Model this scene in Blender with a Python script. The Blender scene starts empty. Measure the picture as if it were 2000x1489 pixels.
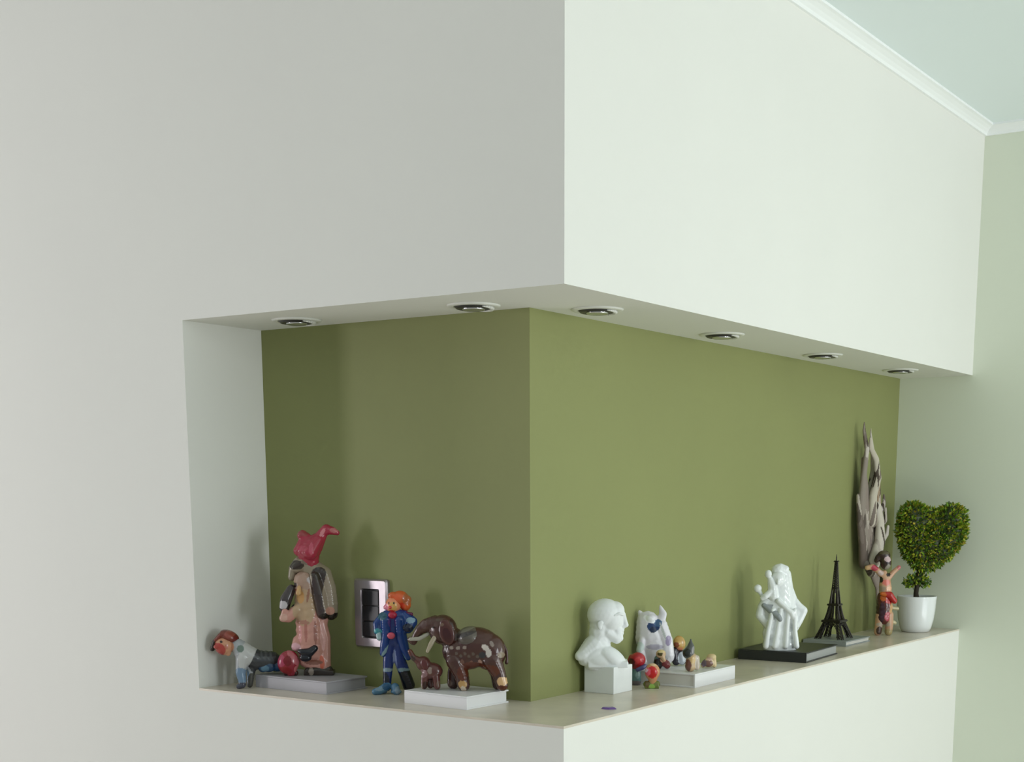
import bpy, bmesh, math, random
from mathutils import Vector, Matrix, Quaternion
C = bpy.context.scene.collection
scene = bpy.context.scene
Z0 = 1.14                     # height of the niche shelf above the floor
YAW = 0.5825                  # heading of the camera, used to turn the figurines to the room

# ---------------------------------------------------------------- camera
cd = bpy.data.cameras.new('camera'); cam = bpy.data.objects.new('camera', cd); C.objects.link(cam)
cam.location = (1.2116, -1.8703, 0.3628 + Z0)
cam.rotation_euler = (math.pi/2 - 0.18405, 0, YAW)
cd.sensor_width = 36; cd.sensor_fit = 'HORIZONTAL'; cd.lens = 49.88
cd.shift_x = -0.040; cd.shift_y = 0.369; cd.clip_start = 0.01
scene.camera = cam
# ---------------------------------------------------------------- world, lights, exposure
w = bpy.data.worlds.new('world'); scene.world = w; w.use_nodes = True
w.node_tree.nodes['Background'].inputs[0].default_value = (0.86, 0.93, 1.0, 1)
w.node_tree.nodes['Background'].inputs[1].default_value = 0.33
def area(name, loc, target, sx, sy, power, col):
    l = bpy.data.lights.new(name, 'AREA'); l.shape = 'RECTANGLE'; l.size = sx; l.size_y = sy
    l.energy = power; l.color = col
    o = bpy.data.objects.new(name, l); C.objects.link(o); o.location = loc
    o.rotation_euler = (Vector(target) - Vector(loc)).to_track_quat('-Z', 'Y').to_euler()
    return o
area('window_light_right', (3.6, 1.6, Z0+0.40), (0, 0.9, Z0+0.3), 0.4, 1.0, 18, (1.0, 0.98, 1.0))
area('window_light_front', (6.2, -1.2, Z0+0.35), (-0.6, 0.1, Z0+0.3), 0.9, 1.8, 79, (0.94, 1.0, 1.02))
area('window_light_left', (-3.6, -2.6, Z0+0.2), (-0.3, 0.1, Z0+0.3), 0.4, 1.3, 30, (1.0, 0.95, 0.97))
area('fill_light_far_left', (-7.5, -2.4, Z0+0.2), (-0.5, 0.1, Z0+0.3), 0.9, 1.8, 116, (1.0, 0.95, 0.97))  # added fill that grazes the left wall but hardly enters the niche
area('ceiling_fill_light', (3.0, 0.6, 0.03), (2.6, 0.6, 2), 2.4, 2.4, 66, (0.93, 1.0, 1.02))  # added upward fill near the floor to brighten the ceiling
scene.view_settings.view_transform = 'Standard'; scene.view_settings.look = 'None'
scene.view_settings.gamma = 1; scene.view_settings.use_curve_mapping = False
scene.view_settings.exposure = -0.12

# ---------------------------------------------------------------- materials
def lin(c):
    return tuple(((v/255)/12.92 if v/255 <= .04045 else ((v/255+.055)/1.055)**2.4) for v in c) + (1,)
def mat(name, rgb, rough=.5, metal=0, bump=0, bscale=200, vary=0, vscale=8, spec=.5, coat=0):
    m = bpy.data.materials.new(name); m.use_nodes = True
    nt = m.node_tree; b = nt.nodes['Principled BSDF']
    b.inputs['Base Color'].default_value = lin(rgb)
    b.inputs['Roughness'].default_value = rough; b.inputs['Metallic'].default_value = metal
    b.inputs['Specular IOR Level'].default_value = spec; b.inputs['Coat Weight'].default_value = coat
    tc = nt.nodes.new('ShaderNodeTexCoord')
    if bump:
        n = nt.nodes.new('ShaderNodeTexNoise'); n.inputs['Scale'].default_value = bscale; n.inputs['Detail'].default_value = 4
        nt.links.new(tc.outputs['Object'], n.inputs['Vector'])
        bp = nt.nodes.new('ShaderNodeBump'); bp.inputs['Strength'].default_value = bump; bp.inputs['Distance'].default_value = .001
        nt.links.new(n.outputs[0], bp.inputs['Height']); nt.links.new(bp.outputs[0], b.inputs['Normal'])
    if vary:
        n = nt.nodes.new('ShaderNodeTexNoise'); n.inputs['Scale'].default_value = vscale; n.inputs['Detail'].default_value = 5
        nt.links.new(tc.outputs['Object'], n.inputs['Vector'])
        r = nt.nodes.new('ShaderNodeValToRGB'); c = lin(rgb)
        r.color_ramp.elements[0].position = .3; r.color_ramp.elements[1].position = .7
        r.color_ramp.elements[0].color = tuple(v*(1-vary) for v in c[:3]) + (1,)
        r.color_ramp.elements[1].color = tuple(min(1, v*(1+vary)) for v in c[:3]) + (1,)
        nt.links.new(n.outputs[0], r.inputs[0]); nt.links.new(r.outputs[0], b.inputs['Base Color'])
    return m
def paint_mat(name, rough=.25, coat=.3, spec=.5):
    m = bpy.data.materials.new(name); m.use_nodes = True; nt = m.node_tree; b = nt.nodes['Principled BSDF']
    a = nt.nodes.new('ShaderNodeVertexColor'); a.layer_name = 'glaze'
    nt.links.new(a.outputs[0], b.inputs['Base Color'])
    b.inputs['Roughness'].default_value = rough; b.inputs['Coat Weight'].default_value = coat
    b.inputs['Coat Roughness'].default_value = .15; b.inputs['Specular IOR Level'].default_value = spec
    return m
M = dict(
 wall=mat('wall_paint', (237,237,231), .75, bump=.12, bscale=260, vary=.012, vscale=2),
 backwall=mat('pale_green_paint', (228,234,216), .75, bump=.12, bscale=260, vary=.012, vscale=2),
 green=mat('olive_paint', (141,146,92), .6, bump=.15, bscale=260, vary=.03, vscale=3),
 ceiling=mat('ceiling_paint', (238,248,248), .8, bump=.05),
 cornice=mat('cornice_paint', (250,253,252), .5),
 floor=mat('floor_tiles', (205,198,184), .4, vary=.06, vscale=3),
 shelf=mat('shelf_stone', (218,208,192), .28, vary=.10, vscale=14),
 steel=mat('brushed_steel', (186,178,182), .3, metal=.85, bump=.1, bscale=90),
 black=mat('black_plastic', (14,14,17), .25),
 dark=mat('recess_shade', (52,50,48), .4),  # colour stands in for shade inside the lamp, where no hole is cut
 whitemetal=mat('white_enamel', (235,236,230), .3),
 chrome=mat('lamp_reflector', (215,215,215), .15, metal=.9),
 plaster=mat('white_plaster', (240,243,243), .5, bump=.1, bscale=120, vary=.02, vscale=30),
 porcelain=mat('white_porcelain', (242,246,246), .2, coat=.5),
 bookwhite=mat('white_cover', (236,236,238), .35), page=mat('page_edges', (222,220,214), .8, bump=.4, bscale=900),
 bookgrey=mat('grey_cover', (176,174,180), .4), bookdark=mat('black_cover', (44,46,48), .4),
 booklight=mat('pale_grey_cover', (150,156,158), .4), pagegrey=mat('grey_page_edges', (168,170,168), .8),
 bronze=mat('dark_bronze', (58,54,50), .38, metal=.7, vary=.25, vscale=60),
 stem=mat('plant_stem', (52,44,30), .8, bump=.5), soil=mat('potting_soil', (60,48,36), .9, bump=1, bscale=300),
 ceramic=paint_mat('glazed_ceramic'), satin=paint_mat('satin_ceramic', .45, .1),
 leaf=paint_mat('leaf_green', .45, .0), bark=paint_mat('driftwood_grey', .8, 0, .2),
 purple=mat('purple_foil', (112,84,150), .3),
)

# ---------------------------------------------------------------- helpers
def V(x, y, z): return Vector((x, y, z + Z0))
def tag(o, label=None, cat=None, group=None, kind=None):
    if label: o['label'] = label
    if cat: o['category'] = cat
    if group: o['group'] = group
    if kind: o['kind'] = kind
    return o
def link(name, bm, m, parent=None, smooth=False):
    me = bpy.data.meshes.new(name); bmesh.ops.recalc_face_normals(bm, faces=bm.faces); bm.to_mesh(me); bm.free()
    if m: me.materials.append(m)
    if smooth: me.shade_smooth()
    o = bpy.data.objects.new(name, me); C.objects.link(o)
    if parent: o.parent = parent
    return o
def empty(name, loc, rz=0):
    o = bpy.data.objects.new(name, None); C.objects.link(o); o.location = loc; o.rotation_euler = (0, 0, rz)
    o.empty_display_size = .05
    return o
def prism(bm, poly, z0, z1):
    a = [bm.verts.new((x, y, z0)) for x, y in poly]; b = [bm.verts.new((x, y, z1)) for x, y in poly]
    bm.faces.new(a[::-1]); bm.faces.new(b); n = len(poly)
    for i in range(n): bm.faces.new((a[i], a[(i+1) % n], b[(i+1) % n], b[i]))
def box(bm, x0, x1, y0, y1, z0, z1, bev=0):
    n0 = len(bm.verts)
    prism(bm, [(x0, y0), (x1, y0), (x1, y1), (x0, y1)], z0, z1)
    if bev:
        bm.verts.ensure_lookup_table(); vs = set(bm.verts[n0:])
        es = [e for e in bm.edges if e.verts[0] in vs]
        bmesh.ops.bevel(bm, geom=es, offset=bev, segments=2, affect='EDGES', profile=.6)
def lathe(bm, prof, n=40, cx=0, cy=0):
    rings = []
    for r, z in prof:
        rings.append([bm.verts.new((cx+r*math.cos(2*math.pi*k/n), cy+r*math.sin(2*math.pi*k/n), z)) for k in range(n)] if r > 1e-6 else [bm.verts.new((cx, cy, z))])
    for a, b in zip(rings, rings[1:]):
        for k in range(n):
            k2 = (k+1) % n
            if len(a) == 1 and len(b) == 1: continue
            if len(a) == 1: bm.faces.new((a[0], b[k], b[k2]))
            elif len(b) == 1: bm.faces.new((a[k], a[k2], b[0]))
            else: bm.faces.new((a[k], a[k2], b[k2], b[k]))
def bar(bm, p, q, r0, r1=None, n=8):
    r1 = r0 if r1 is None else r1; p = Vector(p); q = Vector(q); d = (q-p)
    if d.length < 1e-7: return
    rot = d.to_track_quat('Z', 'Y'); A = []; B = []
    for k in range(n):
        t = 2*math.pi*(k+.5)/n; u = rot @ Vector((math.cos(t), math.sin(t), 0))
        A.append(bm.verts.new(p+u*r0)); B.append(bm.verts.new(q+u*r1))
    bm.faces.new(A[::-1]); bm.faces.new(B)
    for k in range(n): bm.faces.new((A[k], A[(k+1) % n], B[(k+1) % n], B[k]))

_tmp = bpy.data.collections.new('tmp'); C.children.link(_tmp)
def remeshed(bm, voxel, smooth):
    """fuse overlapping shapes into one continuous skin"""
    me = bpy.data.meshes.new('tmp'); bmesh.ops.recalc_face_normals(bm, faces=bm.faces); bm.to_mesh(me); bm.free()
    o = bpy.data.objects.new('tmp', me); _tmp.objects.link(o)
    r = o.modifiers.new('r', 'REMESH'); r.mode = 'VOXEL'; r.voxel_size = voxel; r.use_smooth_shade = True
    if smooth:
        s = o.modifiers.new('s', 'SMOOTH'); s.factor = .5; s.iterations = smooth
    dg = bpy.context.evaluated_depsgraph_get(); dg.update()
    out = bpy.data.meshes.new_from_object(o.evaluated_get(dg)); bpy.data.objects.remove(o); bpy.data.meshes.remove(me)
    out.shade_smooth()
    return out

class Fig:
    """a figurine modelled in a local grid of about one millimetre: X right, Y down, D away from the room"""
    def __init__(s, name, label, cat, base, P, sc, group=None, yaw=YAW, kx=1.0):
        s.bx, s.by = base; s.s = sc; s.kx = kx
        s.root = tag(empty(name, V(*P), yaw), label, cat, group)
    def p(s, x, y, d=0): return Vector(((x-s.bx)*s.s*s.kx, d*s.s, (s.by-y)*s.s))
    def add(s, bm, prims):
        for q in prims:
            if q[0] == 'e':      # x,y,rx,ry,(rd,d,rot)
                _, x, y, rx, ry, *r = q; rd = r[0] if r else min(rx, ry); d = r[1] if len(r) > 1 else 0; rot = r[2] if len(r) > 2 else 0
                m = Matrix.Translation(s.p(x, y, d)) @ Matrix.Rotation(math.radians(rot), 4, 'Y') @ Matrix.Diagonal((rx*s.s*s.kx, rd*s.s, ry*s.s, 1))
                bmesh.ops.create_icosphere(bm, subdivisions=3, radius=1, matrix=m)
            elif q[0] == 't':    # list of (x,y,r,d) ; optional depth squash
                pts = [tuple(t)+(0,)*(4-len(t)) for t in q[1]]; sq = q[2] if len(q) > 2 else 1
                for a, b in zip(pts, pts[1:]):
                    L = math.dist(a[:2]+(a[3],), b[:2]+(b[3],)); n = max(1, int(L/(max(.6, min(a[2], b[2]))*.4)))
                    for i in range(n+1):
                        f = i/n; x, y, r, d = [a[k]*(1-f)+b[k]*f for k in range(4)]
                        m = Matrix.Translation(s.p(x, y, d)) @ Matrix.Diagonal((r*s.s, r*s.s*sq, r*s.s, 1))
                        bmesh.ops.create_icosphere(bm, subdivisions=2, radius=1, matrix=m)
            elif q[0] == 'b':    # x0,y0,x1,y1,d0,d1
                _, x0, y0, x1, y1, d0, d1 = q; a = s.p(x0, y0, d0); b = s.p(x1, y1, d1)
                box(bm, min(a.x, b.x), max(a.x, b.x), a.y, b.y, min(a.z, b.z), max(a.z, b.z))
    def solid(s, name, prims, m, base=None, paint=(), voxel=1.5, smooth=3, parent=None, label=None, flat=False):
        bm = bmesh.new(); s.add(bm, prims)
        me = remeshed(bm, voxel*s.s, smooth)
        if flat:
            for v in me.vertices: v.co.z = max(v.co.z, 0)
        me.materials.clear(); me.materials.append(m)
        if base is not None:
            ca = me.color_attributes.new('glaze', 'FLOAT_COLOR', 'POINT'); bc = lin(base)
            nr = [v.vector for v in me.vertex_normals]
            for i, v in enumerate(me.vertices):
                c = bc; x = v.co.x/(s.s*s.kx)+s.bx; y = s.by-v.co.z/s.s
                for q in paint:
                    px, py, rx, ry, col = q[:5]; rot = math.radians(q[5]) if len(q) > 5 else 0; side = q[6] if len(q) > 6 else 0
                    if side == 0 and nr[i].y > .25: continue
                    dx, dy = x-px, y-py; u = dx*math.cos(rot)+dy*math.sin(rot); t = -dx*math.sin(rot)+dy*math.cos(rot)
                    if (u/rx)**2+(t/ry)**2 < 1: c = lin(col)
                ca.data[i].color = c
        me.name = name
        o = bpy.data.objects.new(name, me); C.objects.link(o); o.parent = parent or s.root
        if label: o['label'] = label
        return o

# ---------------------------------------------------------------- the room
A, D, B, H, ZC = .828, .1992, 1.997, .675, 1.2965
FL = -Z0
def struct(name, bm, m):
    o = link(name, bm, m); o.location = (0, 0, Z0); tag(o, kind='structure'); return o
bm = bmesh.new(); box(bm, -4, 5, -5, B+.1, FL-.1, FL); struct('floor', bm, M['floor'])
bm = bmesh.new(); box(bm, -4, 5, -5, B+.1, ZC, ZC+.1); struct('ceiling', bm, M['ceiling'])
bm = bmesh.new()
for z0, z1 in ((FL, -.004), (H, ZC)): prism(bm, [(-A, 0), (0, 0), (-D-.001, D+.001), (-A, D+.001)], z0, z1)
prism(bm, [(-4, 0), (-A, 0), (-A, D+.001), (-4, D+.001)], FL, ZC)
struct('wall_left', bm, M['wall'])
bm = bmesh.new()
for z0, z1 in ((FL, -.004), (H, ZC)): prism(bm, [(0, 0), (0, B), (-D-.001, B), (-D-.001, D+.001)], z0, z1)
struct('wall_right', bm, M['wall'])
bm = bmesh.new(); prism(bm, [(-A, D), (-D, D), (-D-.1, D+.1), (-A, D+.1)], -.004, H); struct('wall_niche_left', bm, M['green'])
bm = bmesh.new(); prism(bm, [(-D, D), (-D, B), (-D-.1, B), (-D-.1, D+.1)], -.004, H); struct('wall_niche_right', bm, M['green'])
bm = bmesh.new(); box(bm, -.45, 5, B, B+.1, FL, ZC); struct('wall_back', bm, M['backwall'])
# cornices: a small cove profile run along the walls under the ceiling
prof = [(0, 0), (.006, 0), (.008, .006), (.014, .012), (.022, .017), (.028, .019), (.028, .024), (0, .024)]
def cornice(name, p, q, nrm, m0=1, m1=1):
    bm = bmesh.new(); p = Vector(p); q = Vector(q); t = (q-p).normalized(); n = Vector(nrm)
    a = [bm.verts.new(p+n*u+Vector((0, 0, v-.024))-t*u*m0) for u, v in prof]
    b = [bm.verts.new(q+n*u+Vector((0, 0, v-.024))-t*u*m1) for u, v in prof]
    bm.faces.new(a); bm.faces.new(b[::-1])
    for i in range(len(prof)): bm.faces.new((a[i], b[i], b[(i+1) % len(prof)], a[(i+1) % len(prof)]))
    struct(name, bm, M['cornice'])
cornice('trim_1', (0, 0, ZC), (0, B, ZC), (1, 0, 0), 0, 1)
cornice('trim_2', (0, B, ZC), (5, B, ZC), (0, -1, 0), -1, 0)
# the stone shelf that turns the corner: one continuous slab
bm = bmesh.new(); prism(bm, [(-A, 0), (0, 0), (0, B), (-D, B), (-D, D), (-A, D)], -.004, 0)
o = link('niche_shelf', bm, M['shelf']); o.location = (0, 0, Z0)
tag(o, 'beige stone shelf running around the corner at the bottom of the olive niche', 'shelf')

# ---------------------------------------------------------------- recessed lamps in the soffit
def downlight(x, y, label):
    r = tag(empty('recessed_spotlight', V(x, y, H)), label, 'ceiling light', 'spotlights in the niche soffit')
    bm = bmesh.new(); lathe(bm, [(.033, 0), (.045, 0), (.0452, -.0012), (.043, -.003), (.036, -.0035), (.033, -.002), (.033, 0)], 48); link('trim_ring', bm, M['whitemetal'], r, True)
    bm = bmesh.new(); lathe(bm, [(0, -.0002), (.0325, -.0002), (.0325, -.003), (.029, -.0062), (.022, -.0050), (0, -.0045)], 40); link('socket', bm, M['dark'], r, True)
    bm = bmesh.new(); lathe(bm, [(.0, -.0050), (.007, -.0055), (.015, -.0072), (.0175, -.0085), (.019, -.0070), (.019, -.004), (0, -.004)], 40); link('reflector', bm, M['chrome'], r, True)
    bm = bmesh.new(); pv = None
    for k in range(17):
        an = YAW+.35+math.radians(-80+10*k); t_ = .0034*math.sin(math.pi*(k+.5)/17)+.0006; p_ = Vector((.0315*math.cos(an), .0315*math.sin(an), -.0045))
        if pv: bar(bm, pv[0], p_, pv[1], t_, 8)
        pv = (p_, t_)
    link('lit_crescent', bm, M['whitemetal'], r, True)  # white half arc shaped for the light catching the ring's right side
    return r
for x, y, l in [(-.652, .112, 'round white spotlight at the left end of the niche soffit'),
                (-.262, .125, 'round white spotlight left of the olive wall corner'),
                (-.116, .283, 'round white spotlight just right of the olive wall corner'),
                (-.113, .748, 'second round spotlight right of the corner, above the plinth bust'),
                (-.111, 1.25, 'third round spotlight right of the corner, above the black book'),
                (-.102, 1.73, 'round spotlight at the far right end of the soffit above the dancer')]:
    downlight(x, y, l)

# ---------------------------------------------------------------- switch plate
r = tag(empty('switch_plate', V(-.560, D, .141)), 'brushed metal framed black switch plate on the left olive wall', 'switch')
bm = bmesh.new()
w2, h2, wi, hi = .041, .065, .021, .045
def rr(w, h, rad, y, n=5):
    out = []
    for cx, cz, a0 in ((w-rad, h-rad, 0), (-w+rad, h-rad, 90), (-w+rad, -h+rad, 180), (w-rad, -h+rad, 270)):
        for k in range(n): t = math.radians(a0+90*k/(n-1)); out.append((cx+rad*math.cos(t), y, cz+rad*math.sin(t)))
    return out
rings = [[bm.verts.new(v) for v in rr(*a)] for a in ((w2, h2, .005, 0), (w2, h2, .005, -.006), (w2-.003, h2-.003, .004, -.010), (wi+.002, hi+.002, .003, -.010), (wi, hi, .003, -.006), (wi, hi, .003, 0))]
for a, b in zip(rings, rings[1:]):
    for k in range(len(a)): bm.faces.new((a[k], a[(k+1) % len(a)], b[(k+1) % len(a)], b[k]))
link('frame', bm, M['steel'], r)
bm = bmesh.new(); box(bm, -wi, wi, -.0055, -.0001, -hi, hi); link('backing', bm, M['black'], r)
for k in range(3):
    bm = bmesh.new(); z = -hi+.0015+k*.0295; box(bm, -wi+.0015, wi-.0015, -.0085, -.005, z, z+.028, .001); link('rocker', bm, M['black'], r)

# ---------------------------------------------------------------- books lying flat
def book(x0, x1, y0, y1, h, rz, cover, page, label, z=0, spine='back'):
    cx, cy = (x0+x1)/2, (y0+y1)/2; w, l = (x1-x0)/2, (y1-y0)/2
    r = tag(empty('book', V(cx, cy, z), rz), label, 'book', 'books lying flat on the niche shelf'); t = .0028
    bm = bmesh.new(); box(bm, -w, w, -l, l, 0, t, .0007); link('cover', bm, M[cover], r)
    bm = bmesh.new(); box(bm, -w, w, -l, l, h-t, h, .0007); link('cover', bm, M[cover], r)
    bm = bmesh.new()
    if spine == 'front': box(bm, -w, w, -l, -l+t, t, h-t); a = (-w+.003, w-.003, -l+t, l-.003)
    elif spine == 'left': box(bm, -w, -w+t, -l, l, t, h-t); a = (-w+t, w-.003, -l+.003, l-.003)
    elif spine == 'right': box(bm, w-t, w, -l, l, t, h-t); a = (-w+.003, w-t, -l+.003, l-.003)
    else: box(bm, -w, w, l-t, l, t, h-t); a = (-w+.003, w-.003, -l+.003, l-t)
    link('spine', bm, M[cover], r)
    bm = bmesh.new(); box(bm, *a, t, h-t); link('page_block', bm, M[page], r)
    return r
book(-.748, -.560, .068, .178, .024, -.04, 'bookgrey', 'bookgrey', 'grey white book under the tall figurine in the pink robe', spine='front')
book(-.3730, -.2290, .0580, .1730, .0232, -.06, 'bookwhite', 'bookwhite', 'white book under the brown elephant figurine', spine='front')
book(-.192, -.0385, .519, .690, .027, 0, 'bookwhite', 'page', 'white book beside the bust under a cluster of small figurines', spine='right')
book(-.193, -.0330, 1.012, 1.222, .0225, .06, 'bookdark', 'pagegrey', 'black book under the white saint statuette', spine='front')
book(-.195, -.083, 1.385, 1.545, .0128, 0, 'booklight', 'page', 'thin pale grey book under the dark metal tower', spine='front')
# ---------------------------------------------------------------- figurines
CER = M['ceramic']
# -- crawling boy figurine at the left end
f = Fig('crawling_figurine', 'small ceramic figurine with brown cap on hands and knees at the shelf left end', 'figurine', (475, 1343), (-.7652, .0530, 0), .000982)
body = f.solid('body', [('t', [(468, 1262, 15, 0), (482, 1278, 21, 2), (502, 1290, 20, 8), (528, 1292, 19, 16)]), ('t', [(528, 1292, 18, 16), (546, 1300, 15, 22)]),
    ('t', [(478, 1285, 14, -8), (474, 1312, 10, -12), (477, 1330, 8, -13)]), ('t', [(477, 1336, 7, -14), (470, 1339, 5, -17)]),
    ('t', [(492, 1290, 13, 8), (490, 1318, 8, 4), (488, 1338, 6, 2)]),
    ('e', 455, 1262, 9, 9, 9, 0)],
    CER, (172, 176, 180), [(520, 1290, 34, 34, (60, 62, 66)), (488, 1275, 14, 30, (196, 196, 194), 20), (476, 1266, 7, 7, (110, 128, 118)),
     (475, 1318, 14, 16, (120, 146, 172)), (477, 1338, 14, 7, (76, 78, 92)), (494, 1332, 9, 18, (74, 74, 68)), (455, 1262, 9, 9, (196, 140, 110))], flat=True)
f.solid('head', [('e', 442, 1261, 19, 19, 18, -2, 25), ('e', 430, 1262, 6, 5, 6, -14), ('e', 450, 1274, 6, 7, 5, -6)], CER, (206, 150, 116),
    [(433, 1267, 15, 13, (176, 66, 58)), (430, 1277, 12, 5, (160, 48, 56)), (440, 1252, 3, 2.4, (30, 22, 20)), (450, 1262, 3, 5, (190, 120, 96))])
f.solid('cap', [('e', 452, 1243, 20, 11, 19, 2, 25), ('t', [(438, 1240, 6, -4), (424, 1254, 5, -2), (418, 1268, 5, 2)], 2)], CER, (120, 50, 38),
    [(458, 1238, 12, 8, (150, 74, 62)), (470, 1247, 9, 9, (112, 40, 34)), (421, 1262, 8, 14, (46, 36, 30))])
f.solid('trousers', [('e', 524, 1302, 17, 12, 12, 8), ('e', 540, 1301, 16, 13, 12, 14), ('e', 514, 1304, 10, 10, 9, 4)], CER, (40, 72, 104), [(520, 1306, 8, 6, (92, 128, 150)), (542, 1309, 10, 6, (36, 84, 128))])

# -- tall figurine in a pink robe
f = Fig('tall_figurine', 'tall ceramic figurine in pink robe with long dark hair and red headdress', 'figurine', (615, 1318), (-.6540, .1300, .0242), .000975)
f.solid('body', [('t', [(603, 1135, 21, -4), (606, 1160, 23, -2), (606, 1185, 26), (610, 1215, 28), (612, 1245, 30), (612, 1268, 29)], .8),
    ('t', [(588, 1190, 12, -10), (572, 1205, 10, -14), (562, 1206, 8, -16)]), ('t', [(562, 1206, 7, -16), (566, 1192, 6, -18)]),
    ('t', [(632, 1215, 12), (640, 1245, 11), (639, 1290, 11), (640, 1302, 10)]), ('t', [(620, 1262, 16), (634, 1295, 14)]),
    ('t', [(588, 1250, 11, -6), (584, 1262, 10, -8)]), ('t', [(600, 1290, 14), (614, 1298, 14), (634, 1300, 14)]), ('t', [(622, 1140, 16), (630, 1180, 18), (630, 1210, 18)], .7)],
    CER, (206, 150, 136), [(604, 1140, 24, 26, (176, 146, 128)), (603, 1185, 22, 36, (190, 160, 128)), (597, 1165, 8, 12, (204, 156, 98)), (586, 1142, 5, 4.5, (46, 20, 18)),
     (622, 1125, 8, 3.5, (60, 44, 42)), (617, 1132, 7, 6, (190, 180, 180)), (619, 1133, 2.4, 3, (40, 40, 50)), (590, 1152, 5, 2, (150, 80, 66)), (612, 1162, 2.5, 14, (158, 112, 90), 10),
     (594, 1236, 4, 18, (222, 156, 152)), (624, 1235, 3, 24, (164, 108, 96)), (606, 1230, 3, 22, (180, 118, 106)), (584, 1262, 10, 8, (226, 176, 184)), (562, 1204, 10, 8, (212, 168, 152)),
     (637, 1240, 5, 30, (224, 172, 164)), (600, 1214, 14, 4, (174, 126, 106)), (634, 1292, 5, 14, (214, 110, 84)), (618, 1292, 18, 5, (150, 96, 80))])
f.solid('nose', [('t', [(596, 1146, 4, -22), (595, 1157, 6, -24)])], CER, (206, 164, 112))
f.solid('hair', [('t', [(612, 1108, 20, 4), (640, 1122, 16, 4), (648, 1150, 16, 4), (650, 1180, 17, 4), (652, 1198, 14, 4)]), ('t', [(596, 1104, 17, 4), (582, 1112, 10, 4), (578, 1128, 8, 4)]),
     ('t', [(624, 1126, 11, -10), (632, 1160, 14, -11), (638, 1196, 14, -8)]), ('t', [(604, 1102, 14, -4), (588, 1110, 9, -8)])], CER, (150, 138, 118),
    [(633, 1158, 15, 46, (66, 52, 50)), (633, 1120, 14, 12, (58, 48, 44)), (652, 1206, 22, 11, (34, 24, 20)), (590, 1104, 16, 9, (50, 36, 28)), (649, 1162, 9, 36, (158, 142, 124)), (612, 1098, 12, 5, (120, 104, 88)), (653, 1192, 8, 8, (190, 140, 122))])
f.solid('sleeve', [('t', [(578, 1150, 9, -6), (568, 1170, 12, -10), (564, 1186, 10, -12)]), ('t', [(584, 1185, 6, -12), (578, 1196, 5, -12)])], CER, (64, 56, 58), [(563, 1180, 9, 8, (196, 190, 194)), (580, 1186, 9, 8, (24, 22, 20))])
f.solid('headdress', [('t', [(616, 1098, 17), (612, 1080, 23), (622, 1066, 20), (634, 1054, 13), (641, 1043, 10), (648, 1037, 11)]), ('t', [(648, 1037, 10), (660, 1039, 8), (669, 1043, 5)]),
     ('t', [(602, 1075, 17), (608, 1052, 11), (602, 1048, 11)]), ('e', 594, 1077, 11, 11), ('t', [(618, 1080, 15, -16), (634, 1056, 9, -8)])], CER, (166, 44, 66),
    [(642, 1042, 3.5, 9, (208, 130, 136), 30), (622, 1072, 4, 12, (190, 78, 100)), (604, 1072, 12, 5, (178, 56, 80)), (604, 1044, 12, 6, (150, 62, 66)), (664, 1038, 8, 5, (186, 108, 108))])
f.solid('sash', [('t', [(592, 1269, 4, -22), (599, 1271, 7, -23), (612, 1272, 9, -22), (622, 1264, 7, -20)]), ('e', 604, 1282, 12, 8, 8, -22)], CER, (14, 18, 30))
f.solid('shoes', [('t', [(605, 1309, 7, -9), (618, 1309, 9, -8), (645, 1308, 9, -2)]), ('b', 598, 1308, 656, 1318, -14, 12)], CER, (52, 42, 36), [(613, 1310, 5, 8, (150, 136, 124))], flat=True)

f = Fig('ball_ornament', 'dark red ceramic ball ornament with pink rim beside the tall pink robed figurine', 'ornament', (574, 1318), (-.6820, .0960, .0242), .000980)
f.solid('body', [('e', 571, 1292, 21, 24, 16, 0, 20), ('t', [(575, 1302, 14), (576, 1311, 10)])], CER, (150, 34, 50), [(586, 1286, 6, 24, (186, 100, 108), -40), (558, 1288, 10, 12, (176, 62, 92)), (572, 1288, 8, 10, (122, 14, 26)), (592, 1306, 9, 9, (196, 110, 110)), (566, 1308, 14, 8, (142, 26, 30))], flat=True)
f.solid('stand', [('t', [(566, 1313, 6), (584, 1313, 6)])], CER, (60, 28, 24), flat=True)

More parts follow.
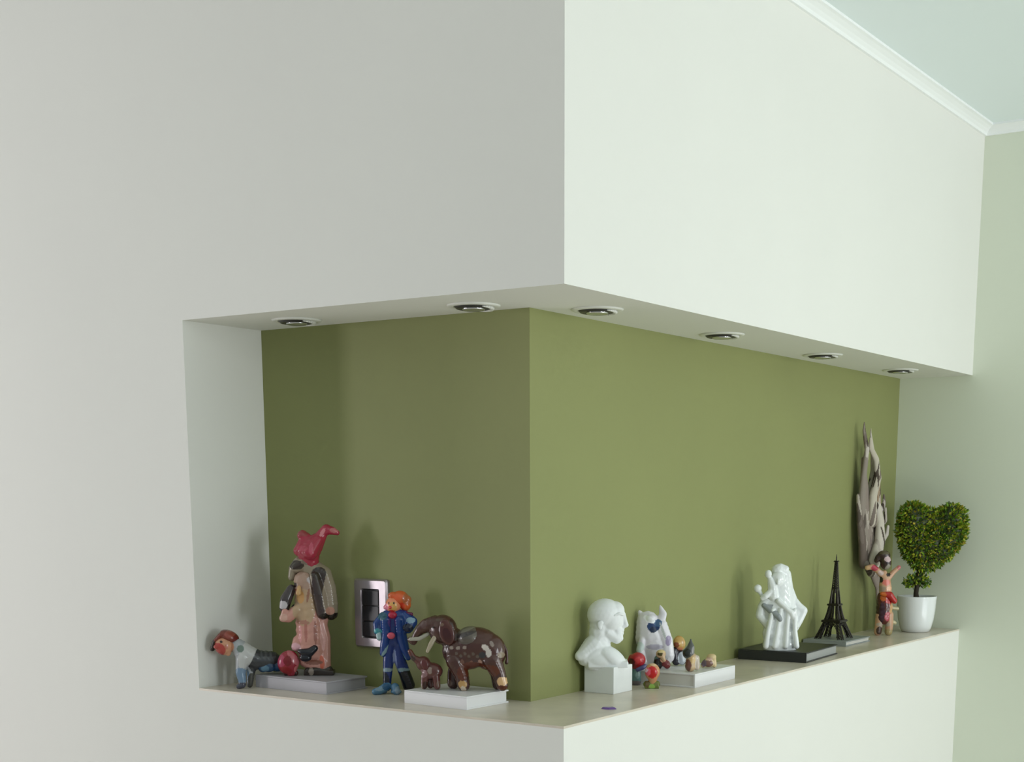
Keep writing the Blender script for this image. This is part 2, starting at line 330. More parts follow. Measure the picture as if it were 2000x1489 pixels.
# -- blue clown figurine
f = Fig('clown_figurine', 'orange-haired ceramic clown figurine in blue coat with big pale blue shoes', 'figurine', (765, 1355), (-.4740, .1450, 0), .000955)
f.solid('body', [('t', [(772, 1198, 7), (772, 1210, 15), (771, 1235, 16), (771, 1252, 17)], .8),
    ('t', [(764, 1262, 12), (760, 1290, 11), (757, 1325, 9), (756, 1342, 9)], 1), ('t', [(780, 1262, 12), (782, 1290, 12), (791, 1318, 12, 4), (797, 1340, 13, 10)], 1)], CER, (26, 52, 122),
    [(773, 1310, 4.5, 42, (132, 146, 196)), (772, 1282, 3, 9, (146, 160, 200)), (758, 1308, 12, 3.5, (150, 172, 186)), (788, 1308, 16, 3.5, (130, 156, 166)), (796, 1330, 26, 20, (14, 20, 30)), (752, 1330, 10, 18, (14, 26, 48))], flat=True)
f.solid('coat', [('t', [(760, 1204, 12, -1), (783, 1204, 13, -1)]), ('t', [(758, 1212, 12, -2), (758, 1240, 11, -2), (754, 1262, 10, -2), (751, 1276, 8, -2)], 1.4), ('t', [(784, 1212, 13, -2), (785, 1240, 12, -2), (791, 1265, 10, -2), (798, 1284, 7, -2)], 1.4),
    ('t', [(752, 1206, 10), (740, 1220, 9), (741, 1234, 8, -4)]), ('t', [(792, 1204, 11), (806, 1216, 12), (800, 1228, 10, -8)])], CER, (22, 62, 132),
    [(759, 1267, 3.2, 19, (146, 176, 184), 38), (781, 1271, 3.2, 25, (128, 164, 180), -38), (805, 1212, 9, 5.5, (142, 174, 198)), (750, 1204, 10, 8, (24, 84, 104)), (741, 1233, 9, 5, (70, 160, 170)), (770, 1215, 8, 12, (92, 64, 132)), (770, 1229, 4, 9, (140, 44, 92)), (800, 1226, 10, 8, (10, 26, 60))])
f.solid('hand', [('t', [(743, 1238, 6, -6), (744, 1246, 6, -8)])], CER, (168, 196, 200))
f.solid('head', [('e', 771, 1184, 15, 17, 14), ('e', 757, 1188, 5, 5, 5), ('e', 767, 1187, 3.4, 3.4, 4, -13)], CER, (236, 148, 106), [(757, 1187, 6, 7, (236, 138, 160)), (772, 1186, 8, 9, (226, 172, 96)), (767, 1187, 3.4, 3, (226, 70, 60)), (764, 1179, 1.6, 2, (30, 20, 20)), (774, 1179, 1.6, 2, (30, 20, 20)), (769, 1194, 6, 2, (200, 50, 50))])
f.solid('hair', [('e', 784, 1171, 17, 15, 15, 4), ('e', 794, 1183, 11, 13, 11, 6), ('e', 772, 1166, 11, 8, 11, 2), ('e', 798, 1174, 8, 9, 9, 6)], CER, (216, 98, 46), [(779, 1168, 9, 6, (226, 98, 52)), (788, 1185, 6, 7, (220, 66, 26)), (798, 1172, 8, 12, (184, 104, 64))], voxel=1.3, smooth=2)
f.solid('scarf', [('e', 771, 1202, 9, 7, 7, -12), ('t', [(788, 1199, 5, -4), (806, 1201, 4, -2)])], CER, (186, 32, 66), [(800, 1201, 14, 5, (98, 20, 68))])
f.solid('button', [('e', 768, 1241, 8, 7, 5, -17)], CER, (216, 86, 108))
f.solid('shoe', [('t', [(757, 1340, 9, -4), (743, 1348, 8, -14), (735, 1349, 7, -18)]), ('t', [(752, 1350, 5, -6), (736, 1351, 5, -16)])], CER, (86, 134, 168), [(745, 1343, 10, 4, (130, 164, 186)), (756, 1340, 7, 7, (44, 98, 142))], flat=True)
f.solid('shoe', [('t', [(772, 1342, 9, -6), (776, 1349, 8, -14)]), ('e', 775, 1350, 11, 5, 9, -12)], CER, (84, 128, 162), [(779, 1346, 6, 7, (136, 160, 182))], flat=True)

# -- elephant and calf
f = Fig('elephant_figurine', 'large brown glazed elephant figurine with cream spots on the white book', 'figurine', (910, 1346), (-.2830, .1280, .0234), .000925, yaw=.35, kx=1.03)
ELE = (74, 44, 36)
nails = [(905, 1333, 8, 8, (190, 150, 92)), (906, 1342, 5, 6, (206, 190, 168)), (979, 1326, 9, 9, (216, 176, 128)), (978, 1338, 10, 5, (84, 34, 14)), (872, 1335, 6, 6, (120, 96, 84))]
spots = [(872+k*13, 1262+2*math.sin(k), 4, 3.4, (150, 136, 124)) for k in range(4)] + [(950, 1262, 8, 5, (206, 196, 186), 40), (956, 1272, 5, 8, (200, 192, 184), 0), (944, 1276, 7, 6, (52, 50, 54)), (938, 1290, 4, 5, (172, 132, 112)), (922, 1292, 3.4, 5, (130, 88, 70)), (905, 1291, 3.4, 6, (120, 84, 70)),
    (976, 1276, 5, 6, (132, 116, 96)), (961, 1255, 3, 6, (140, 126, 118), -30), (862, 1212, 10, 3, (84, 66, 52)), (830, 1222, 6, 8, (90, 66, 62))] + [(895+8*k, 1274+5*(k % 2), 3, 3, (96, 82, 72)) for k in range(6)]
f.solid('body', [('e', 925, 1264, 48, 39, 30), ('e', 892, 1272, 32, 32, 28), ('e', 950, 1272, 32, 36, 27), ('e', 905, 1284, 38, 24, 26),
    ('e', 862, 1232, 27, 29, 24, -2), ('t', [(880, 1250, 24), (868, 1240, 22)]),
    ('t', [(848, 1222, 18, -4), (832, 1224, 14, -6), (820, 1232, 10, -8), (812, 1244, 8, -8), (806, 1256, 7, -8), (800, 1252, 6, -8)]),
    ('t', [(888, 1290, 18, -14), (900, 1315, 15, -14), (904, 1335, 13, -14)]), ('t', [(886, 1290, 15, 12), (878, 1315, 13, 12), (876, 1336, 12, 12)]),
    ('t', [(958, 1288, 20, -10), (970, 1310, 14, -10), (977, 1334, 12, -10)]), ('t', [(948, 1290, 16, 14), (960, 1315, 13, 14), (962, 1336, 11, 14)])],
    CER, ELE, spots+nails+[(878, 1240, 6, 40, (52, 22, 20), 10), (956, 1306, 20, 12, (92, 42, 22)), (925, 1300, 24, 10, (96, 44, 24)), (905, 1312, 9, 14, (92, 44, 26))], flat=True)
f.solid('ear', [('e', 876, 1236, 15, 24, 5, -25, -15), ('e', 872, 1218, 10, 9, 5, -23)], CER, (78, 38, 32), [(878, 1240, 8, 15, (62, 24, 22), -15), (868, 1220, 4, 3, (108, 84, 68))])
f.solid('tusk', [('t', [(851, 1246, 5, -20), (845, 1258, 5, -24), (839, 1272, 3.4, -27)])], CER, (172, 160, 136))
f.solid('tusk', [('t', [(836, 1240, 4, -10), (820, 1249, 4.5, -16), (804, 1250, 4, -19)])], CER, (168, 164, 150))
f.solid('saddle_blanket', [('e', 915, 1246, 27, 22, 32.5)], CER, (92, 84, 76), [(912, 1238, 20, 4, (66, 60, 60), -18), (908, 1231, 16, 3, (120, 116, 102), -18), (900, 1256, 4, 4, (130, 118, 110)), (914, 1262, 16, 8, (98, 90, 82))], voxel=1.3)
f.solid('tail', [('t', [(976, 1258, 4), (983, 1270, 3), (984, 1286, 3), (983, 1292, 4)])], CER, (70, 40, 32))
f.solid('eye', [('e', 850, 1226, 2.6, 2.4, 2, -25)], CER, (20, 14, 12))

f = Fig('elephant_calf_figurine', 'small brown elephant calf figurine under the trunk of the large one', 'figurine', (846, 1346), (-.3420, .0960, .0234), .000910, yaw=.35, kx=1.03)
f.solid('body', [('e', 848, 1310, 21, 17, 15), ('e', 832, 1296, 14, 15, 12, -3), ('t', [(826, 1292, 9, -5), (814, 1284, 6, -8), (808, 1272, 5, -9)]),
    ('t', [(836, 1320, 8, -7), (834, 1339, 7, -7)]), ('t', [(838, 1320, 7, 7), (842, 1339, 7, 7)]), ('t', [(858, 1320, 8, -7), (860, 1339, 7, -7)]), ('t', [(855, 1320, 7, 8), (852, 1339, 6, 8)])],
    CER, (96, 54, 48), [(834, 1314, 9, 8, (140, 104, 104)), (848, 1308, 4.5, 7, (146, 128, 118)), (846, 1334, 6, 7, (126, 92, 84)), (865, 1334, 5, 6, (110, 82, 68)), (828, 1340, 5, 5, (130, 116, 96)), (806, 1268, 9, 10, (100, 48, 36)), (838, 1338, 5, 9, (56, 24, 12)), (812, 1286, 8, 6, (62, 44, 38))], flat=True)
f.solid('ear', [('e', 838, 1296, 8, 12, 3, -14, -15)], CER, (92, 42, 40))
f.solid('eye', [('e', 825, 1292, 1.6, 1.6, 1.4, -13)], CER, (20, 14, 12))

# -- plaster bust on a square plinth
f = Fig('bust', 'white plaster bust of a bald man facing right on a square plinth', 'bust', (1190, 1358), (-.1290, .3590, 0), .000958)
bm = bmesh.new(); box(bm, -.066, .0, 0, .0, 0, .0) if False else None
bx = f.s*56/.835; by_ = f.s*44/.55; pz = f.s*52
box(bm, -.058, .006, -.0, .068, 0, .050, .0012)
pl = link('plinth', bm, M['plaster'], f.root); pl.rotation_euler.z = -YAW; pl.location = (.0, .0, 0)
f.solid('figure', [('e', 1178, 1206, 34, 30, 28, 34, -8), ('e', 1190, 1214, 26, 32, 24, 34), ('e', 1198, 1200, 19, 19, 19, 34),
    ('t', [(1214, 1206, 5, 30), (1218, 1220, 4.5, 30), (1220, 1227, 5, 30), (1214, 1229, 5, 30)], 1.2), ('t', [(1206, 1208, 9, 32), (1205, 1222, 10, 32)], 1.4),
    ('e', 1211, 1237, 6, 3.4, 9, 31), ('e', 1210, 1243, 6, 3.4, 8, 31), ('t', [(1202, 1236, 13, 32), (1204, 1251, 11, 31)], 1.1), ('t', [(1184, 1240, 14, 31), (1202, 1253, 11, 31)], 1.3), ('e', 1208, 1253, 7, 6, 8, 30),
    ('t', [(1172, 1228, 24, 36), (1168, 1255, 23, 36), (1166, 1275, 26, 36)], 1),
    ('t', [(1160, 1268, 24, 32), (1140, 1283, 16, 22), (1130, 1286, 10, 18)], 1), ('e', 1158, 1284, 34, 18, 20, 26, -28),
    ('e', 1172, 1292, 42, 22, 24, 28), ('t', [(1142, 1292, 12, 24), (1152, 1303, 12, 28), (1166, 1307, 13, 30)], 1.3), ('e', 1190, 1288, 34, 18, 26, 28, 32),
    ('b', 1146, 1296, 1224, 1308, 8, 62)],
    M['plaster'], voxel=1.5, smooth=5)
f.solid('ear', [('e', 1168, 1226, 5, 9, 3, 9, -10), ('e', 1170, 1222, 6, 6, 3, 9)], M['plaster'])
f.solid('eyebrow', [('t', [(1196, 1207, 2.6, 12), (1206, 1204, 3, 15), (1213, 1206, 3, 20)])], M['plaster'])

# -- white saint statuette
f = Fig('saint_statuette', 'white porcelain saint in flowing robe holding a child on the black book', 'statuette', (1525, 1273), (-.1040, 1.0420, .0227), .001147)
f.solid('robe', [('t', [(1524, 1142, 21), (1524, 1165, 27), (1522, 1190, 34), (1526, 1215, 35), (1526, 1240, 35), (1527, 1262, 35)], .62), ('e', 1500, 1200, 14, 26, 10, -2), ('e', 1558, 1205, 12, 22, 9, 2),
    ('t', [(1540, 1150, 9, 4), (1550, 1178, 10, 4), (1560, 1190, 10, 2), (1570, 1197, 9)], .9), ('t', [(1571, 1198, 8), (1562, 1216, 9), (1552, 1236, 8), (1552, 1262, 9)], .9),
    ('t', [(1500, 1176, 12, -4), (1489, 1190, 9, -6), (1486, 1204, 9, -6)]), ('t', [(1486, 1206, 9, -6), (1496, 1216, 10, -6), (1506, 1226, 11, -8)]),
    *[('t', [(x0, 1195, 5, -21), (x1, 1235, 5, -21), (x2, 1264, 6, -20)]) for x0, x1, x2 in ((1508, 1500, 1497), (1523, 1518, 1514), (1538, 1536, 1535), (1550, 1552, 1556))],
    ('t', [(1518, 1176, 5, -22), (1544, 1200, 5, -24), (1556, 1226, 5, -14)])], M['porcelain'], voxel=1.4, smooth=3, flat=True)
f.solid('head', [('e', 1519, 1137, 14, 17, 13, -6), ('t', [(1517, 1138, 3, -19), (1517, 1144, 3, -20)]), ('t', [(1519, 1150, 8, -3), (1521, 1160, 9, -2)])], M['porcelain'], voxel=1.1, smooth=2)
f.solid('veil', [('t', [(1520, 1121, 14, 2), (1534, 1128, 12, 4), (1540, 1150, 10, 4), (1545, 1170, 9, 4)]), ('t', [(1516, 1114, 5), (1524, 1113, 7), (1534, 1117, 7)])], M['porcelain'], voxel=1.2)
f.solid('child', [('e', 1499, 1126, 7, 8, 7, -12), ('t', [(1503, 1136, 6, -12), (1508, 1150, 10, -12), (1510, 1168, 12, -12)]), ('t', [(1504, 1160, 7, -16), (1494, 1168, 6, -18), (1488, 1172, 5, -16)])], M['porcelain'], voxel=1.1, smooth=2)
f.solid('hand', [('t', [(1493, 1176, 4, -8), (1486, 1164, 4, -9), (1481, 1156, 5, -9)]), ('e', 1480, 1154, 8, 8, 7, -9)], M['porcelain'], voxel=1.0)
f.solid('book', [('b', 1490, 1184, 1510, 1190, -18, -8), ('t', [(1492, 1186, 5, -14), (1502, 1194, 6, -18), (1518, 1206, 6, -24), (1522, 1212, 5, -25)])], M['booklight'], voxel=1.2, smooth=1, label='grey piece for the shaded hollow in the robe')  # grey piece added for the shade in a robe hollow, nothing is held

# -- cluster of small figurines around the white book
f = Fig('cat_vase', 'white ceramic vase with two pointed ears and a navy blue patch', 'vase', (1276, 1302), (-.1625, .5800, .0272), .001018, yaw=.45, kx=.95)
f.solid('body', [('t', [(1262, 1216, 23), (1266, 1245, 29), (1275, 1278, 29), (1277, 1290, 27)], .62), ('t', [(1285, 1224, 18), (1298, 1252, 16), (1300, 1280, 18)], .7), ('b', 1254, 1284, 1306, 1302, -12, 12),
    ('t', [(1254, 1216, 11), (1249, 1202, 7), (1245, 1196, 4)], .7), ('t', [(1288, 1214, 10), (1293, 1200, 8), (1289, 1190, 5), (1287, 1184, 2.5)], .7), ('t', [(1252, 1250, 8, -12), (1248, 1268, 8, -14), (1256, 1292, 7, -12)]), ('e', 1268, 1208, 12, 9, 10, -6)],
    CER, (230, 227, 234), [(1275, 1222, 13, 11, (32, 60, 108)), (1284, 1216, 8, 7, (66, 100, 140)), (1274, 1229, 7, 6, (16, 36, 70)), (1266, 1209, 13, 6, (246, 248, 250), 25), (1305, 1250, 6, 10, (164, 152, 182)), (1294, 1232, 2.4, 18, (186, 192, 188), -20), (1248, 1262, 9, 10, (202, 216, 212)), (1278, 1262, 18, 5, (190, 186, 204))], flat=True)
f = Fig('doll_figurine', 'tiny figurine with big red cap and blue collar between the bust and white book', 'figurine', (1247, 1338), (-.1580, .5010, 0), .000992)
f.solid('body', [('t', [(1248, 1306, 9), (1246, 1320, 12), (1246, 1332, 12)])], CER, (92, 128, 126), [(1246, 1334, 16, 5, (104, 96, 98)), (1250, 1318, 5, 6, (130, 160, 156))], flat=True)
f.solid('cap', [('e', 1250, 1289, 16, 15, 14), ('t', [(1247, 1297, 13), (1251, 1303, 10)]), ('t', [(1240, 1286, 8, 6), (1236, 1297, 7, 8)])], CER, (178, 30, 44), [(1251, 1288, 7, 6, (206, 56, 58)), (1246, 1302, 12, 6, (136, 10, 18)), (1238, 1294, 6, 9, (84, 12, 20))])
f.solid('collar', [('t', [(1250, 1307, 5, -8), (1260, 1303, 5, -8), (1264, 1300, 4, -6)])], CER, (76, 78, 128))
f = Fig('rooster_figurine', 'tiny tan figurine with bright red front and green base before the white book', 'figurine', (1272, 1348), (-.1075, .4740, 0), .000982)
f.solid('body', [('e', 1273, 1316, 15, 17, 11), ('t', [(1274, 1326, 10), (1273, 1338, 7)])], CER, (206, 148, 104), [(1272, 1316, 10, 12, (196, 14, 18)), (1264, 1315, 5, 8, (236, 90, 110)), (1258, 1312, 6, 5, (236, 196, 212)), (1276, 1300, 8, 4, (222, 190, 150))], flat=True)
f.solid('base', [('t', [(1262, 1340, 7), (1282, 1340, 7)]), ('b', 1258, 1341, 1286, 1348, -8, 8)], CER, (104, 116, 46), [(1263, 1338, 5, 8, (96, 78, 36)), (1272, 1344, 6, 5, (142, 178, 76))], flat=True)
f = Fig('blond_figurine', 'tiny blond figurine in black and dark red seated against the white vase', 'figurine', (1292, 1300), (-.1290, .5530, .0272), .001000)
f.solid('body', [('t', [(1284, 1280, 8, 3), (1282, 1292, 8, 3), (1286, 1295, 6, 3)]), ('t', [(1292, 1284, 7), (1300, 1290, 8), (1302, 1293, 7)])], CER, (18, 18, 20), [(1300, 1290, 9, 9, (124, 44, 48)), (1278, 1274, 7, 6, (96, 120, 116)), (1292, 1281, 5, 5, (220, 166, 140))], flat=True)
f.solid('head', [('e', 1289, 1270, 10, 9, 9, -2), ('t', [(1292, 1276, 5, -6), (1295, 1282, 4, -6)])], CER, (216, 180, 142), [(1287, 1269, 5, 4.5, (78, 68, 20)), (1290, 1263, 12, 4, (226, 202, 148))])
f = Fig('straw_hat_figurine', 'tiny figurine with round mustard straw hat right of the white vase', 'figurine', (1324, 1303), (-.1300, .6200, .0272), .001025)
f.solid('body', [('t', [(1316, 1274, 8), (1318, 1290, 9), (1320, 1295, 8)]), ('t', [(1330, 1280, 8), (1332, 1294, 8)])], CER, (40, 40, 52), [(1331, 1288, 8, 13, (200, 206, 216)), (1308, 1290, 7, 7, (60, 40, 46))], flat=True)
f.solid('hat', [('e', 1326, 1259, 12, 15, 6, 0, -15), ('e', 1322, 1260, 8, 9, 8, -2)], CER, (196, 156, 84), [(1319, 1262, 6, 5.5, (132, 66, 34)), (1326, 1271, 7, 4.5, (206, 128, 92))])
f = Fig('pointed_hat_figurine', 'tiny tan gnome figurine with grey pointed hat on the white book', 'figurine', (1350, 1318), (-.0660, .5510, .0272), .001000)
f.solid('body', [('t', [(1352, 1292, 11), (1350, 1308, 11)]), ('t', [(1362, 1292, 6), (1363, 1310, 6)])], CER, (196, 168, 128), [(1344, 1306, 7, 12, (120, 78, 66)), (1363, 1300, 5, 16, (202, 188, 172)), (1354, 1295, 5, 7, (212, 180, 122))], flat=True)
f.solid('hat', [('t', [(1346, 1283, 12), (1350, 1272, 8), (1350, 1262, 3.5), (1350, 1256, 1.8)]), ('e', 1342, 1280, 8, 6, 8)], CER, (84, 86, 84), [(1343, 1281, 8, 8, (40, 44, 42)), (1356, 1277, 5, 8, (132, 130, 128))])
f = Fig('lying_figurine', 'tiny cream and brown animal figurine lying at the far end of the white book', 'figurine', (1385, 1308), (-.0610, .6230, .0272), .001010)
f.solid('body', [('e', 1382, 1298, 12, 9, 9), ('e', 1388, 1287, 10, 7, 8), ('t', [(1374, 1300, 6), (1372, 1303, 5)]), ('t', [(1393, 1292, 5), (1394, 1303, 5)])], CER, (218, 194, 146), [(1382, 1299, 9, 7, (122, 88, 74)), (1373, 1298, 5, 8, (112, 96, 108)), (1384, 1290, 6, 3.5, (224, 190, 168))], flat=True)

# -- dark metal lattice tower
t = tag(empty('tower_souvenir', V(-.140, 1.447, .0128), 0), 'dark bronze lattice tower souvenir with four curved legs on the thin grey book', 'souvenir')
HT = .202
def hw(z):
    u = z/HT; pts = [(0, .036), (.08, .0295), (.2, .0205), (.3, .0150), (.42, .0105), (.6, .0066), (.8, .0040), (.93, .0026), (1, .0014)]
    for (a, p), (b, q) in zip(pts, pts[1:]):
        if u <= b: return p+(q-p)*(u-a)/(b-a)
    return .0014
N = 16
for sx in (-1, 1):
    for sy in (-1, 1):
        bm = bmesh.new()
        zs = [HT*.62*i/N for i in range(N+1)]
        lw = lambda z: max(.0014, .0115*(1-z/(HT*.66)))
        for z0, z1 in zip(zs, zs[1:]):
            a, b = hw(z0), hw(z1); la, lb = min(lw(z0), a), min(lw(z1), b)
            ca = [Vector((sx*(a-i*la), sy*(a-j*la), z0)) for i, j in ((0, 0), (1, 0), (1, 1), (0, 1))]
            cb = [Vector((sx*(b-i*lb), sy*(b-j*lb), z1)) for i, j in ((0, 0), (1, 0), (1, 1), (0, 1))]
            for k in range(4):
                bar(bm, ca[k], cb[k], .0012, n=5); bar(bm, ca[k], cb[(k+1) % 4], .0006, n=4); bar(bm, ca[(k+1) % 4], cb[k], .0006, n=4); bar(bm, cb[k], cb[(k+1) % 4], .0006, n=4)
        link('leg', bm, M['bronze'], t)
for z, e, h in ((HT*.2, .0035, .006), (HT*.40, .003, .005), (HT*.93, .0022, .003)):
    bm = bmesh.new(); q = hw(z)+e; box(bm, -q, q, -q, q, z, z+h, .0006); box(bm, -q-.001, q+.001, -q-.001, q+.001, z+h*.3, z+h*.6); link('platform', bm, M['bronze'], t)
for k in range(4):
    bm = bmesh.new(); R = .0235; last = None
    for i in range(15):
        an = math.pi*i/14; x = R*math.cos(an); z = .004+math.sin(an)*.034; y = -hw(z)+.001
        p = Matrix.Rotation(k*math.pi/2, 3, 'Z') @ Vector((x, y, z)); p2 = Matrix.Rotation(k*math.pi/2, 3, 'Z') @ Vector((x*.88, y, z-.003*math.sin(an)))
        if last: bar(bm, last[0], p, .0011, n=5); bar(bm, last[1], p2, .0008, n=5); bar(bm, last[0], p2, .0006, n=4)
        last = (p, p2)
    link('arch', bm, M['bronze'], t)
bm = bmesh.new()
zs = [HT*(.60+.34*i/12) for i in range(13)]
for z0, z1 in zip(zs, zs[1:]):
    a, b = hw(z0), hw(z1); c4 = ((-1, -1), (1, -1), (1, 1), (-1, 1))
    for k in range(4):
        p, q = c4[k], c4[(k+1) % 4]
        P0 = Vector((p[0]*a, p[1]*a, z0)); P1 = Vector((p[0]*b, p[1]*b, z1)); Q0 = Vector((q[0]*a, q[1]*a, z0)); Q1 = Vector((q[0]*b, q[1]*b, z1))
        bar(bm, P0, P1, .0011, n=5); bar(bm, P0, Q1, .0007, n=4); bar(bm, Q0, P1, .0007, n=4)
bar(bm, (0, 0, HT*.55), (0, 0, HT*.99), .0022, .0014); bar(bm, (0, 0, HT*.98), (0, 0, HT*1.02), .0014, .0006)
link('spire', bm, M['bronze'], t)

# -- dancer figurine
f = Fig('dancer_figurine', 'painted ceramic dancer figurine with raised arms and red waistcloth beside the white flowerpot', 'figurine', (1728, 1240), (-.1090, 1.7110, 0), .001332)
f.solid('body', [('t', [(1724, 1118, 6), (1726, 1132, 11), (1727, 1146, 13), (1728, 1158, 13)], .8), ('t', [(1724, 1128, 6), (1712, 1114, 6), (1700, 1106, 6), (1690, 1108, 5)]), ('t', [(1732, 1128, 6), (1742, 1116, 5), (1752, 1107, 4.5)]),
    ('t', [(1720, 1200, 10), (1717, 1222, 8), (1716, 1233, 8)]), ('t', [(1736, 1200, 10), (1738, 1222, 8), (1737, 1233, 8)])], CER, (206, 160, 128),
    [(1704, 1108, 7, 6, (190, 66, 84)), (1690, 1110, 5, 6, (214, 174, 130)), (1716, 1118, 6, 5, (206, 180, 172)), (1727, 1136, 8, 6, (222, 124, 110)), (1716, 1131, 5, 6, (22, 14, 14)), (1731, 1121, 4, 4, (34, 24, 22)), (1753, 1108, 5, 5, (196, 108, 108)), (1718, 1148, 9, 5, (170, 150, 130)), (1733, 1148, 6, 4, (236, 186, 150)),
     (1725, 1218, 14, 5, (186, 170, 152)), (1718, 1230, 7, 8, (74, 52, 40)), (1736, 1234, 9, 7, (176, 158, 112))], flat=True)
f.solid('skirt', [('t', [(1726, 1166, 15), (1727, 1185, 17), (1726, 1204, 16)], .8)], CER, (88, 40, 34), [(1736, 1168, 12, 10, (182, 30, 30)), (1722, 1166, 6, 6, (196, 96, 30)), (1740, 1190, 5, 16, (206, 160, 110)), (1732, 1202, 7, 9, (186, 78, 90)), (1720, 1195, 6, 20, (60, 30, 44)), (1749, 1190, 5, 6, (206, 190, 150)), (1710, 1190, 5, 20, (60, 30, 20))])
f.solid('waistcloth', [('t', [(1718, 1158, 4, -12), (1734, 1160, 7, -12), (1744, 1172, 6, -9)])], CER, (180, 30, 30), [(1720, 1160, 6, 8, (200, 100, 36))])
f.solid('head', [('e', 1726, 1098, 11, 14, 11), ('e', 1722, 1084, 13, 10, 10, 2), ('t', [(1712, 1088, 7, 2), (1708, 1094, 5, 2)])], CER, (56, 38, 34), [(1728, 1091, 7, 5, (214, 186, 190)), (1730, 1108, 6, 7, (150, 144, 132)), (1726, 1098, 2, 1.4, (20, 12, 12)), (1722, 1078, 12, 4, (84, 74, 50))])
for q in ([(742, 1186, 4, 4), (754, 1188, 4, 6)], [(744, 1214, 5, 4), (750, 1216, 4, 5)]):
    f.solid('tail_feather', [('t', [(1000+q[0][0], *q[0][1:]), (1000+q[1][0], *q[1][1:])])], CER, (190, 180, 140))

# -- driftwood
f = Fig('driftwood', 'tall grey weathered driftwood with pointed tips leaning in the olive wall corner', 'driftwood', (1720, 1231), (-.1590, 1.7860, 0), .001325, yaw=1.36, kx=1.46)
random.seed(4)
def spots_for(x0, x1, y0, y1, n): return [(random.uniform(x0, x1), random.uniform(y0, y1), random.uniform(1.2, 3), random.uniform(14, 34), random.choice([(186, 176, 164), (96, 86, 78), (84, 74, 66), (200, 192, 182), (124, 112, 104)]), random.uniform(-10, 10), 1) for _ in range(n)]
f.solid('trunk', [('t', [(1727, 1228, 9), (1727, 1190, 9), (1722, 1140, 10), (1704, 1100, 14), (1692, 1060, 24), (1686, 1020, 23), (1680, 980, 18), (1676, 930, 11), (1672, 890, 6)], .5)], M['bark'], (146, 134, 124), spots_for(1665, 1712, 985, 1110, 34), flat=True)
br = [([(1676, 1040, 9), (1669, 980, 8), (1668, 920, 6), (1671, 870, 5), (1667, 835, 3.4), (1668, 820, 1.5)], (148, 138, 128)),
      ([(1690, 1010, 10), (1688, 960, 8), (1694, 925, 7), (1690, 890, 6), (1680, 868, 5), (1675, 850, 3)], (196, 188, 172)),
      ([(1695, 960, 7), (1697, 910, 5), (1693, 870, 4), (1692, 838, 2), (1692, 830, 1)], (190, 186, 164)),
      ([(1692, 1085, 12), (1700, 1050, 11), (1703, 1010, 9), (1697, 980, 8)], (204, 196, 182)),
      ([(1700, 1080, 9), (1706, 1040, 8), (1708, 1000, 7), (1704, 960, 6), (1699, 930, 4)], (170, 148, 124)),
      ([(1708, 1095, 6), (1718, 1070, 6), (1724, 1050, 5), (1731, 1035, 4), (1733, 1020, 3)], (206, 198, 188)),
      ([(1708, 1075, 5), (1716, 1040, 5), (1724, 1020, 4), (1731, 1008, 4), (1734, 985, 3)], (190, 180, 168)),
      ([(1706, 1030, 6), (1716, 1000, 5), (1722, 985, 5), (1728, 972, 4), (1731, 958, 2)], (200, 192, 186)),
      ([(1712, 1090, 7), (1720, 1050, 7), (1718, 1010, 6), (1714, 975, 4), (1709, 950, 2)], (66, 56, 46)),
      ([(1680, 1090, 10), (1672, 1050, 9), (1666, 1010, 7), (1664, 960, 5)], (112, 100, 92)),
      ([(1692, 1108, 9), (1684, 1098, 8), (1678, 1086, 6)], (126, 118, 108))]
for k, (pts, col) in enumerate(br):
    d = [-6, -12, 2, -16, -8, -4, 2, 2, 6, -4, -8][k]
    xs = [p[0] for p in pts]; ys = [p[1] for p in pts]
    f.solid('branch', [('t', [(x, y, r, d+3*math.sin(i*1.7+k)) for i, (x, y, r) in enumerate([(x, y, r*1.25) for x, y, r in pts])], .7)], M['bark'], col, spots_for(min(xs)-4, max(xs)+4, min(ys), max(ys), 7), voxel=1.3, smooth=2)

# -- heart topiary in a white pot
f = Fig('heart_topiary', 'heart-shaped green topiary plant in a white pot at the right end', 'plant', (1793, 1234), (-.0770, 1.8620, 0), .001375)
s = f.s
bm = bmesh.new(); lathe(bm, [(0, 0), (24*s, 0), (27*s, 1*s), (30*s, 8*s), (34*s, 24*s), (36.5*s, 44*s), (37.5*s, 62*s), (38.2*s, 68*s), (38*s, 69.5*s), (36*s, 69.5*s), (35*s, 66*s), (33*s, 56*s), (0, 56*s)], 56)
link('pot', bm, M['porcelain'], f.root, True)
bm = bmesh.new(); lathe(bm, [(0, 61*s), (20*s, 60*s), (34*s, 57.5*s), (30*s, 50*s), (0, 50*s)], 40); link('soil', bm, M['soil'], f.root, True)
f.solid('stem', [('t', [(1793, 1176, 7), (1791, 1160, 5), (1793, 1140, 5), (1796, 1115, 6), (1804, 1090, 5)]), ('t', [(1792, 1140, 3), (1780, 1137, 2)]), ('t', [(1793, 1138, 3), (1806, 1137, 2)])], M['stem'], voxel=1.4)
HEART = [('t', [(1780, 1014, 27), (1781, 1040, 30), (1788, 1070, 27), (1797, 1096, 17), (1801, 1110, 9)], .75), ('t', [(1853, 1018, 28), (1851, 1042, 30), (1836, 1070, 25), (1818, 1096, 15), (1804, 1110, 9)], .75), ('t', [(1800, 1022, 24), (1832, 1024, 23), (1816, 1062, 28), (1808, 1090, 16)], .75)]
core = f.solid('crown', HEART, M['leaf'], (54, 66, 20), voxel=3.0, smooth=3)
random.seed(11)
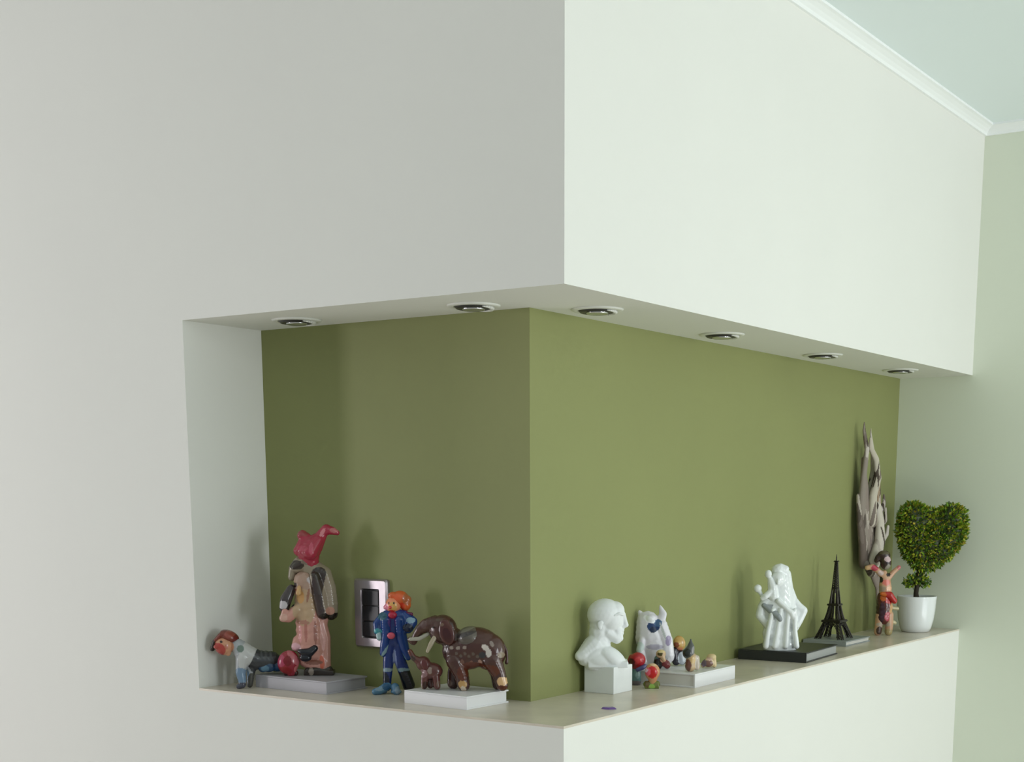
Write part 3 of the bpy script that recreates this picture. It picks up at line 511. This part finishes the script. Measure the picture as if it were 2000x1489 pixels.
def leafy(name, src, n, size, pal):
    me = src.data; ps = list(me.polygons); wts = [p.area for p in ps]
    vs = []; fs = []; cols = []
    for p in random.choices(ps, wts, k=n):
        nrm = p.normal.copy(); c = p.center + nrm*random.uniform(-.001, .006)
        ax = (nrm + Vector([random.gauss(0, .55) for _ in range(3)])).normalized()
        side = ax.cross(Vector([random.gauss(0, 1) for _ in range(3)])).normalized(); up = ax.cross(side)
        L = size*random.uniform(.7, 1.3); W = L*.3; i = len(vs)
        vs += [c, c+ax*L*.4+side*W, c+ax*L*.45+up*W*.35, c+ax*L*.4-side*W, c+ax*L+up*L*.12]
        fs += [(i, i+1, i+2), (i, i+2, i+3), (i+1, i+4, i+2), (i+2, i+4, i+3)]
        col = random.choice(pal); cols += [lin(col)]*5
    m = bpy.data.meshes.new(name); m.from_pydata(vs, [], fs); a = m.color_attributes.new('glaze', 'FLOAT_COLOR', 'POINT')
    for i, c in enumerate(cols): a.data[i].color = c
    m.materials.append(M['leaf']); o = bpy.data.objects.new(name, m); C.objects.link(o); o.parent = f.root; tag(o, kind='stuff'); return o
GP = [(100, 138, 32), (128, 160, 36), (156, 172, 42), (84, 124, 44), (180, 184, 60), (70, 104, 34), (140, 146, 38), (190, 172, 62), (112, 150, 30)]
leafy('leaves', core, 4200, .0105, GP)
low = f.solid('lower_tuft', [('e', 1779, 1137, 9, 7, 9), ('e', 1806, 1137, 9, 7, 9), ('e', 1794, 1131, 9, 7, 9)], M['leaf'], (50, 66, 20), voxel=2.4)
leafy('leaves', low, 320, .009, GP[:6])

# -- scrap of purple foil
bm = bmesh.new()
rng = random.Random(3); ring = [bm.verts.new((.0125*math.cos(a)*(1+.15*rng.random()), .0075*math.sin(a)*(1+.2*rng.random()), 0)) for a in [i*math.pi/6 for i in range(12)]]
top = [bm.verts.new((v.co.x*.8, v.co.y*.75, .0022+.001*rng.random())) for v in ring]
for i in range(12): bm.faces.new((ring[i], ring[(i+1) % 12], top[(i+1) % 12], top[i]))
bm.faces.new(top); bm.faces.new(ring[::-1])
o = link('foil_scrap', bm, M['purple']); o.location = V(-.0375, .2018, 0); o.rotation_euler.z = .5; tag(o, 'small purple foil scrap lying on the shelf near the outer corner', 'scrap')
C.children.unlink(_tmp); bpy.data.collections.remove(_tmp)
